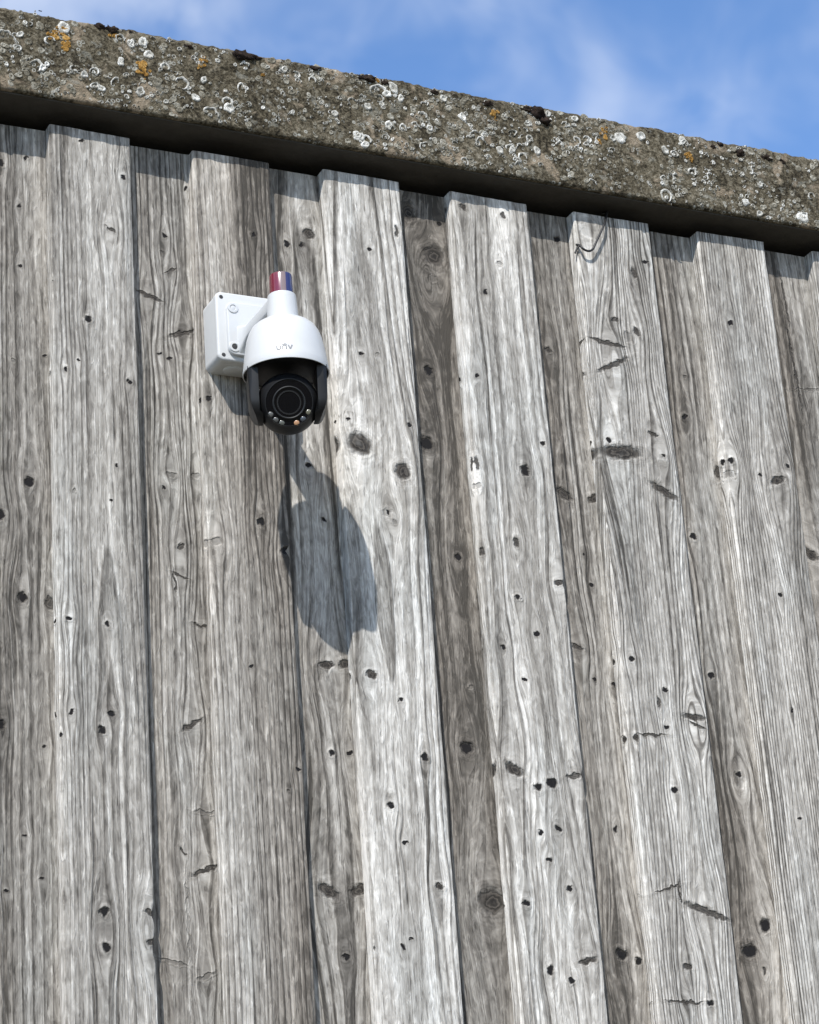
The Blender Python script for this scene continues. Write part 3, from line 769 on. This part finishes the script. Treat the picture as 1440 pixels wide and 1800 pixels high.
for (px, py, r) in WHITE:
    if r < 7: continue
    p = at(px, py, Y_B); v, f = [], []
    if not ZB + 0.006 < p.z < ZT - 0.004: continue
    k = r / 840.0
    crust(v, f, p.x, p.z, k, lr, 0.0024, 18)
    link('lichen_patch', mesh_of('lichen_patch', v, f, L_WHITE), beam)


def scatter(name, mat, count, rlo, rhi, rim, seeds=(), x0=-0.45, x1=1.7, thresh=-1.0):
    v, f = [], []; q = random.Random(len(name) * 7)
    for (px, py, r) in seeds:
        p = at(px, py, Y_B); crust(v, f, p.x, p.z, r / 1150.0, q, rim)
    n_ = 0; tries = 0
    while n_ < count and tries < count * 30:
        tries += 1
        x = q.uniform(x0, x1); z = q.uniform(ZB + 0.004, ZT - 0.006)
        if mnoise.noise(Vector((x * 14, z * 14, 3.0 + rim * 900))) < thresh: continue
        (crust if name == 'white_lichen' else rosette)(v, f, x, z, q.uniform(rlo, rhi) * q.uniform(0.6, 1.0), q, rim, **({'n': 10} if name == 'white_lichen' else {'hollow': q.uniform(0.2, 0.6), 'n': 10}))
        n_ += 1
    o = link(name, mesh_of(name, v, f, mat), beam)
    tag(o, kind='stuff')


scatter('white_lichen', L_WHITE, 620, 0.0018, 0.0066, 0.0018, [w for w in WHITE if w[2] < 7], thresh=-0.05)
scatter('grey_lichen', L_GREY, 900, 0.0025, 0.0085, 0.0011, thresh=-0.1)

ORANGE = [(105, 58, 15, 16), (112, 78, 11, 14), (92, 62, 9, 12), (248, 118, 12, 16), (256, 130, 8, 8), (200, 62, 6, 4), (357, 104, 7, 14), (352, 118, 5, 8),
          (662, 141, 6, 4), (866, 196, 9, 8), (869, 206, 5, 8), (1062, 230, 10, 14), (1053, 248, 6, 7), (1212, 272, 8, 12), (1216, 284, 5, 8), (462, 132, 4, 4)]
for (px, py, a, b) in ORANGE:
    p = at(px, py, Y_B); v, f = [], []
    for _ in range(9):
        rosette(v, f, p.x + lr.gauss(0, a / 1150 * 0.5), p.z + lr.gauss(0, b / 1150 * 0.5), lr.uniform(0.35, 0.6) * a / 1150, lr, 0.0016, 0.15, 9)
    link('orange_lichen', mesh_of('orange_lichen', v, f, L_ORANGE), beam)

MOSS = [(175, 45, 7), (197, 50, 10), (228, 56, 6), (330, 81, 6), (425, 95, 13), (452, 101, 6), (552, 119, 8), (645, 136, 10), (675, 143, 8),
        (762, 160, 7), (795, 166, 5), (855, 180, 9), (925, 190, 9), (943, 194, 15), (955, 210, 11), (1138, 231, 5), (1253, 257, 6),
        (1300, 266, 10), (1345, 275, 9), (1373, 283, 7), (1265, 252, 6)]
for (px, py, r) in MOSS:
    p = at(px, py + r * 0.4, Y_B + 0.003)
    bm = bmesh.new(); R = r / 1000.0
    bmesh.ops.create_icosphere(bm, subdivisions=3, radius=1.0)
    sx = lr.uniform(0.9, 1.5)
    for v in bm.verts:
        d = v.co.copy()
        h = 1 + 0.5 * mnoise.noise(d * 1.6 + Vector((px, 0, 0))) + 0.45 * mnoise.noise(d * 4 + Vector((py, 0, 0))) + 0.3 * mnoise.noise(d * 11 + Vector((py, 3, 0)))
        v.co = Vector((d.x * R * sx * h, d.y * R * h * 0.8, d.z * R * h * 0.7))
    link('moss_cushion', bm_mesh('moss_cushion', bm, L_MOSS, True, 0), beam, p)

# ------------------------------------------------------------------ junction box
white = simple('white_abs', (0.545, 0.55, 0.545), 0.42, spec=0.45, grain=0.09, gscale=90)
white2 = simple('white_painted_metal', (0.54, 0.548, 0.55), 0.32, spec=0.5, coat=0.15, grain=0.08, gscale=60)
steel = simple('screw_steel', (0.32, 0.32, 0.33), 0.4, 1.0)
hole = simple('dark_recess', (0.03, 0.03, 0.032), 0.8)
JX0, JX1, JZ0, JZ1 = 0.1075, 0.2125, TOP - 0.3695, TOP - 0.2605
jb = empty('junction_box', ((JX0 + JX1) / 2, Y_F, (JZ0 + JZ1) / 2))
tag(jb, 'square white plastic junction box screwed to a grey board behind the dome camera', 'box')


def round_rect_prism(x0, x1, z0, z1, y0, y1, rc, bev, mat, name, n=8):
    """box with rounded corners in XZ and a softened front edge (front = y1 < y0)"""
    def ring(ins, y):
        out = []
        r = max(rc - ins * 0.6, 0.001)
        for (sx, sz, a0) in ((1, 1, 0), (-1, 1, 90), (-1, -1, 180), (1, -1, 270)):
            ex = x1 - ins - r if sx > 0 else x0 + ins + r
            ez = z1 - ins - r if sz > 0 else z0 + ins + r
            for k in range(n + 1):
                a = math.radians(a0 + 90 * k / n)
                out.append((ex + r * math.cos(a), y, ez + r * math.sin(a)))
        return out
    rings = [ring(0, y0)]
    for k in range(5):
        a = math.pi / 2 * k / 4
        rings.append(ring(bev * (1 - math.cos(a)), y1 + bev * (1 - math.sin(a))))
    verts = [v for r in rings for v in r]; M = len(rings[0]); faces = []
    for i in range(len(rings) - 1):
        for k in range(M):
            k2 = (k + 1) % M
            faces.append((i * M + k, i * M + k2, (i + 1) * M + k2, (i + 1) * M + k))
    faces.append(tuple(range(M))[::-1]); faces.append(tuple((len(rings) - 1) * M + k for k in range(M)))
    bm = bmesh.new(); bv = [bm.verts.new(v) for v in verts]
    for f in faces: bm.faces.new([bv[i] for i in f])
    return bm_mesh(name, bm, mat, True, 40)


link('body', round_rect_prism(JX0, JX1, JZ0, JZ1, Y_F + 0.0012, -0.0600, 0.011, 0.0012, white, 'body'), jb)
lid = link('lid', round_rect_prism(JX0 - 0.0003, JX1 + 0.0003, JZ0 + 0.0003, JZ1 + 0.0003, -0.0606, -0.0705, 0.010, 0.0035, white, 'lid'), jb)
for (sx, sz) in ((0, 0), (0, 1), (1, 0), (1, 1)):
    x = JX0 + 0.0085 if sx == 0 else JX1 - 0.0085; z = JZ0 + 0.0085 if sz == 0 else JZ1 - 0.0085
    fr = Matrix.Translation((x, -0.0704, z)) @ Matrix.Rotation(math.radians(90), 4, 'X')
    s_ = link('lid_screw', lathe_mesh('lid_screw', [(0.0, 0.0006), (0.0028, 0.0006), (0.0032, 0.0)], hole, 16, fr), lid)
# raised cable knockout under the box, another on the left side
fr = Matrix.Translation((0.1400, -0.0425, JZ0 + 0.0005)) @ Matrix.Rotation(math.pi, 4, 'X')
link('knockout', lathe_mesh('knockout', [(0.0, 0.0035), (0.0125, 0.0035), (0.0138, 0.0025), (0.0145, 0.0)], white, 32, fr), jb)

# ------------------------------------------------------------------ dome camera
AXX, AXY = 0.162, -0.183
z_of = lambda v: TOP + v
cm = empty('security_camera', (0.160, -0.0705, TOP - 0.330))
tag(cm, 'white dome security camera on an arm, black swivel lens, red and blue light on top', 'camera')
fa = Matrix.Translation((AXX, AXY, TOP))
black = simple('black_plastic', (0.012, 0.012, 0.013), 0.38, spec=0.45, grain=0.15, gscale=120)
satin = simple('satin_black', (0.010, 0.0102, 0.011), 0.45, spec=0.3, grain=0.1, gscale=150)
glass = simple('black_glass', (0.002, 0.002, 0.003), 0.05, spec=0.25)
# mounting plate: rounded, with two screw bosses
pc0 = at(399, 529, -0.076); pc1 = at(405, 622, -0.076)
PZ1, PZ0 = pc0.z, pc1.z
pl = link('mount_plate', round_rect_prism(0.122, 0.200, PZ0, PZ1, -0.0700, -0.0765, 0.012, 0.002, white2, 'mount_plate'), cm)
for (x, z) in ((0.131, PZ1 - 0.010), (0.131, PZ0 + 0.012), (0.191, PZ1 - 0.010), (0.191, PZ0 + 0.012)):
    fr = Matrix.Translation((x, -0.0762, z)) @ Matrix.Rotation(math.radians(90), 4, 'X')
    bs = link('screw_boss', lathe_mesh('screw_boss', [(0.0042, 0.0004), (0.0048, 0.0018), (0.0078, 0.0016), (0.0088, 0.0)], white2, 24, fr), pl)
    link('plate_screw', lathe_mesh('plate_screw', [(0.0, 0.0012), (0.003, 0.0010), (0.0045, 0.0005)], white2 if z > TOP - 0.33 else hole, 16, fr), pl)


def arm_mesh():
    bm = bmesh.new(); rows = []
    for k in range(13):
        f = k / 12
        y = -0.0755 + (AXY + 0.006 + 0.0755) * f
        fl = max(0.0, 1 - f / 0.22) ** 2
        hw = 0.0195 + 0.007 * fl; hz0 = -0.3400 - 0.020 * fl; hz1 = -0.3190 + 0.004 * fl
        rc = 0.004; row = []
        for (sx, sz, a0) in ((1, 1, 0), (-1, 1, 90), (-1, -1, 180), (1, -1, 270)):
            for j in range(4):
                a = math.radians(a0 + 30 * j)
                ex = 0.162 + sx * (hw - rc); ez = (hz1 - rc) if sz > 0 else (hz0 + rc)
                row.append(bm.verts.new((ex + rc * math.cos(a), y, TOP + ez + rc * math.sin(a))))
        rows.append(row)
    for a, b in zip(rows, rows[1:]):
        for k in range(len(a)):
            k2 = (k + 1) % len(a); bm.faces.new((a[k], a[k2], b[k2], b[k]))
    bm.faces.new(rows[0]); bm.faces.new(rows[-1][::-1])
    return bm_mesh('arm', bm, white2, True, 45)


link('arm', arm_mesh(), cm)
link('neck', lathe_mesh('neck', [(0.0, -0.3560), (0.0224, -0.3560), (0.0220, -0.348), (0.0203, -0.318), (0.0199, -0.3150), (0.0190, -0.3142), (0.0, -0.3142)][::-1],
                        white2, 64, fa), cm)
hs = link('housing', lathe_mesh('housing', [(0.0, -0.3515), (0.0215, -0.3525), (0.0262, -0.3545), (0.0335, -0.3580), (0.0400, -0.3622), (0.0452, -0.3672), (0.0494, -0.3745), (0.0528, -0.3845),
          (0.0554, -0.3975), (0.0575, -0.4115), (0.0592, -0.4240), (0.0606, -0.4350), (0.0603, -0.4362), (0.0590, -0.4362), (0.0585, -0.4340), (0.0585, -0.4250), (0.0, -0.4250)],
          white2, 96, fa, 50), cm)
link('base_disc', lathe_mesh('base_disc', [(0.0, -0.4335), (0.030, -0.4335), (0.0555, -0.4330), (0.0584, -0.4315), (0.0584, -0.4252)], satin, 64, fa), cm)
# warning light: red half and blue half
red = simple('red_lens', (0.15, 0.012, 0.028), 0.22, coat=0.8, spec=0.6)
blue = simple('blue_lens', (0.018, 0.021, 0.10), 0.22, coat=0.8, spec=0.6)
pr = [(0.0, -0.2822), (0.0140, -0.2822), (0.0158, -0.2832), (0.0166, -0.2860), (0.0170, -0.3140), (0.0, -0.3140)]
front_az = math.atan2(CAM.y - AXY, CAM.x - AXX)
sun_light = link('warning_light', lathe_mesh('warning_light', [(r * 0.9, h) for r, h in pr], satin, 32, fa), cm)
a0 = front_az + 0.05
link('red_lens', lathe_mesh('red_lens', pr, red, 32, fa, a0=a0 - math.pi, a1=a0 - 0.10), sun_light)
link('blue_lens', lathe_mesh('blue_lens', pr, blue, 32, fa, a0=a0 + 0.38, a1=a0 + math.pi), sun_light)
clear = simple('smoked_lens', (0.17, 0.12, 0.125), 0.22, coat=0.8, spec=0.6)
link('clear_lens', lathe_mesh('clear_lens', pr, clear, 8, fa, a0=a0 - 0.10, a1=a0 + 0.38), sun_light)

# lettering on the housing
F0 = Vector((CAM.x - AXX, CAM.y - AXY, 0)).normalized()


def on_bell(azim, z):
    prof = [(0.0528, -0.3845), (0.0554, -0.3975), (0.0575, -0.4115), (0.0592, -0.4240), (0.0606, -0.4350)]
    for (r0, z0), (r1, z1) in zip(prof, prof[1:]):
        if z1 <= z <= z0:
            r = r0 + (r1 - r0) * (z - z0) / (z1 - z0); break
    else: r = prof[-1][0]
    return r + 0.0004, azim


def stroke(bm, pts, w):
    """flat ribbon following the housing; pts in logo metres (right, up)"""
    L_, R_ = [], []
    for i, p in enumerate(pts):
        a = Vector(pts[max(i - 1, 0)]); b = Vector(pts[min(i + 1, len(pts) - 1)])
        d = (b - a).normalized(); nrm = Vector((-d.y, d.x))
        for (sg, lst) in ((1, L_), (-1, R_)):
            q = Vector(p) + nrm * (w / 2 * sg)
            zz_ = LOGO_Z + q.y
            r, _ = on_bell(0, zz_)
            az = front_az + LOGO_A + q.x / r
            lst.append(bm.verts.new((AXX + r * math.cos(az), AXY + r * math.sin(az), TOP + zz_)))
    for i in range(len(pts) - 1):
        bm.faces.new((L_[i], L_[i + 1], R_[i + 1], R_[i]))


LOGO_Z, LOGO_A = -0.4235, 0.0
bm = bmesh.new(); w = 0.0019; h = 0.0066
arc = lambda cx_, cy_, r, a, b, n=8: [(cx_ + r * math.cos(math.radians(a + (b - a) * k / n)), cy_ + r * math.sin(math.radians(a + (b - a) * k / n))) for k in range(n + 1)]
stroke(bm, [(-0.0105, h), (-0.0105, 0.0025)] + arc(-0.0080, 0.0025, 0.0025, 180, 360) + [(-0.0055, h)], w)
stroke(bm, [(-0.0026, 0), (-0.0026, h - 0.0025)] + arc(-0.0001, h - 0.0025, 0.0025, 180, 0) + [(0.0024, 0)], w)
stroke(bm, [(0.0052, h), (0.0078, 0.0003)], w); stroke(bm, [(0.0080, 0.0003), (0.0106, h)], w)
stroke(bm, arc(-0.0001, 0.0040, 0.0047, 140, 40), 0.0009)
link('lettering', bm_mesh('lettering', bm, simple('grey_print', (0.21, 0.213, 0.22), 0.6), False), hs)

# swivel: yoke arms, ball, lens
pan = math.radians(4)
Fd = Matrix.Rotation(pan, 3, 'Z') @ F0
Rt = Vector((-Fd.y, Fd.x, 0))                    # to the right as seen from the front
BC = Vector((AXX, AXY, TOP - 0.4800)); BR = 0.0430
# frame with X = right, Y = back, Z = up
fy = Matrix(((Rt.x, -Fd.x, 0, BC.x), (Rt.y, -Fd.y, 0, BC.y), (0, 0, 1, BC.z), (0, 0, 0, 1)))


def yoke_side(sg):
    """cheek plate beside the ball: straight above, rounded below"""
    bm = bmesh.new(); n = 20
    outl = []
    for k in range(n + 1):
        a = math.radians(180 + 180 * k / n)
        outl.append((0.027 * math.cos(a), 0.0295 * math.sin(a)))
    outl += [(0.030, 0.020), (0.032, 0.0465), (-0.032, 0.0465), (-0.030, 0.020)]
    def xo(z_): return 0.0535 + 0.0015 * (z_ / 0.0465) - (0.009 * (min(z_, 0) / 0.0295) ** 2)
    lay = []
    for (kx, sc) in ((0, 1.0), (0.62, 1.0), (0.9, 0.96), (1.0, 0.86)):
        ring = []
        for (y_, z_) in outl:
            zi = z_ if z_ > 0 else z_ * (1 if kx < 0.7 else sc)
            x_in = 0.0405 - (0.005 if z_ < -0.02 else 0.0)
            x_ = x_in + (xo(z_) - x_in) * kx
            yy = y_ * (sc if kx > 0.7 else 1)
            if z_ > 0.04: yy = y_ * (1 if kx < 0.7 else 0.85)
            ring.append(bm.verts.new(fy @ Vector((sg * x_, yy, zi))))
        lay.append(ring)
    for a, b in zip(lay, lay[1:]):
        for k in range(len(a)):
            k2 = (k + 1) % len(a); bm.faces.new((a[k], a[k2], b[k2], b[k]))
    bm.faces.new(lay[0]); bm.faces.new(lay[-1][::-1])
    return bm_mesh('yoke_arm', bm, satin, True, 30)


link('yoke_arm', yoke_side(-1), cm); link('yoke_arm', yoke_side(1), cm)
tilt = math.radians(-19)
LD = (Fd * math.cos(tilt) + Vector((0, 0, 1)) * math.sin(tilt)).normalized()
LU = (Vector((0, 0, 1)) - LD * LD.z).normalized()
# lens frame: local Z = looking direction, X = right seen from the front, Y = up
LR = LU.cross(LD)
fl_ = Matrix(((LR.x, LU.x, LD.x, BC.x), (LR.y, LU.y, LD.y, BC.y), (LR.z, LU.z, LD.z, BC.z), (0, 0, 0, 1)))
WR = 0.0335; WD = math.sqrt(BR * BR - WR * WR)
prof = []
for k in range(25):
    a = -math.pi / 2 + (math.pi / 2 + math.asin(WD / BR)) * k / 24
    prof.append((BR * math.cos(a), BR * math.sin(a)))
prof += [(WR - 0.0002, WD + 0.0012), (WR - 0.0012, WD + 0.0014), (WR - 0.0018, WD + 0.0002)]
ball = link('camera_ball', lathe_mesh('camera_ball', prof, satin, 72, fl_, 40), cm)
link('front_window', lathe_mesh('front_window', [(0.0, WD + 0.0004), (0.0232, WD + 0.0004), (WR - 0.0017, WD + 0.0004)], glass, 64, fl_), ball)
ringm = simple('lens_ring', (0.018, 0.019, 0.020), 0.5, spec=0.3)
link('lens_ring', lathe_mesh('lens_ring', [(0.0228, WD + 0.0005), (0.0226, WD + 0.0026), (0.0216, WD + 0.0030), (0.0206, WD + 0.0022), (0.0198, WD - 0.002), (0.0170, WD - 0.004)], ringm, 64, fl_), ball)
lens = [(0.0185 * math.sin(a), WD - 0.012 + 0.012 * math.cos(a)) for a in [math.pi / 2 * k / 10 for k in range(11)]]
link('lens', lathe_mesh('lens', lens, glass, 48, fl_), ball)
link('lens_barrel', lathe_mesh('lens_barrel', [(0.0150, WD + 0.0004), (0.0152, WD + 0.0012), (0.0168, WD + 0.0012), (0.0170, WD - 0.001)], black, 48, fl_), ball)
LEDS = [(-0.0258, -0.0158, (0.09, 0.09, 0.085)), (-0.0190, -0.0236, (0.075, 0.075, 0.07)), (-0.0108, -0.0282, (0.085, 0.088, 0.075)),
        (0.0096, -0.0284, (0.42, 0.23, 0.12)), (0.0187, -0.0233, (0.05, 0.058, 0.068)), (0.0265, -0.0140, (0.13, 0.125, 0.09))]
for (lx, ly, c) in LEDS:
    fr = fl_ @ Matrix.Translation((lx, ly, WD + 0.0005))
    link('led', lathe_mesh('led', [(0.0, 0.0009), (0.0024, 0.0007), (0.0035, 0.0003), (0.0038, 0.0)], simple('led_lens', c, 0.25, coat=0.5), 20, fr), ball)

# ------------------------------------------------------------------ loose wire
wy = Y_F - 0.006
pts = [at(1068, 372, -0.012), at(1063, 392, wy - 0.003), at(1055, 411, wy - 0.005), at(1047, 428, wy - 0.005), at(1043, 437, wy - 0.004), at(1037, 441, wy - 0.004), at(1030, 440, wy - 0.004),
       at(1024, 436, wy - 0.004), at(1019, 431, wy), at(1013, 430, Y_F - 0.001)]
fine = []
for i in range(len(pts) - 1):
    p0, p1, p2, p3 = pts[max(i - 1, 0)], pts[i], pts[i + 1], pts[min(i + 2, len(pts) - 1)]
    for k in range(5):
        t_ = k / 5
        fine.append(0.5 * ((2 * p1) + (p2 - p0) * t_ + (2 * p0 - 5 * p1 + 4 * p2 - p3) * t_ ** 2 + (3 * p1 - p0 - 3 * p2 + p3) * t_ ** 3))
fine.append(pts[-1])
fine = [Vector((p.x, p.y, p.z)) for p in fine]
fine.insert(0, fine[0] + Vector((0.004, 0.03, 0.012)))
v, f = tube(fine, 0.0019)
wire = link('wire', mesh_of('wire', v, f, simple('black_wire', (0.012, 0.011, 0.011), 0.5), True, 60))
tag(wire, 'short loop of thin black wire hanging from under the beam at a board top', 'wire')
v, f = tube([at(1019, 431, wy), at(1014, 438, Y_F - 0.003), at(1011, 445, Y_F - 0.0015)], 0.0017)
link('wire_end', mesh_of('wire_end', v, f, wire.data.materials[0], True, 60), wire)
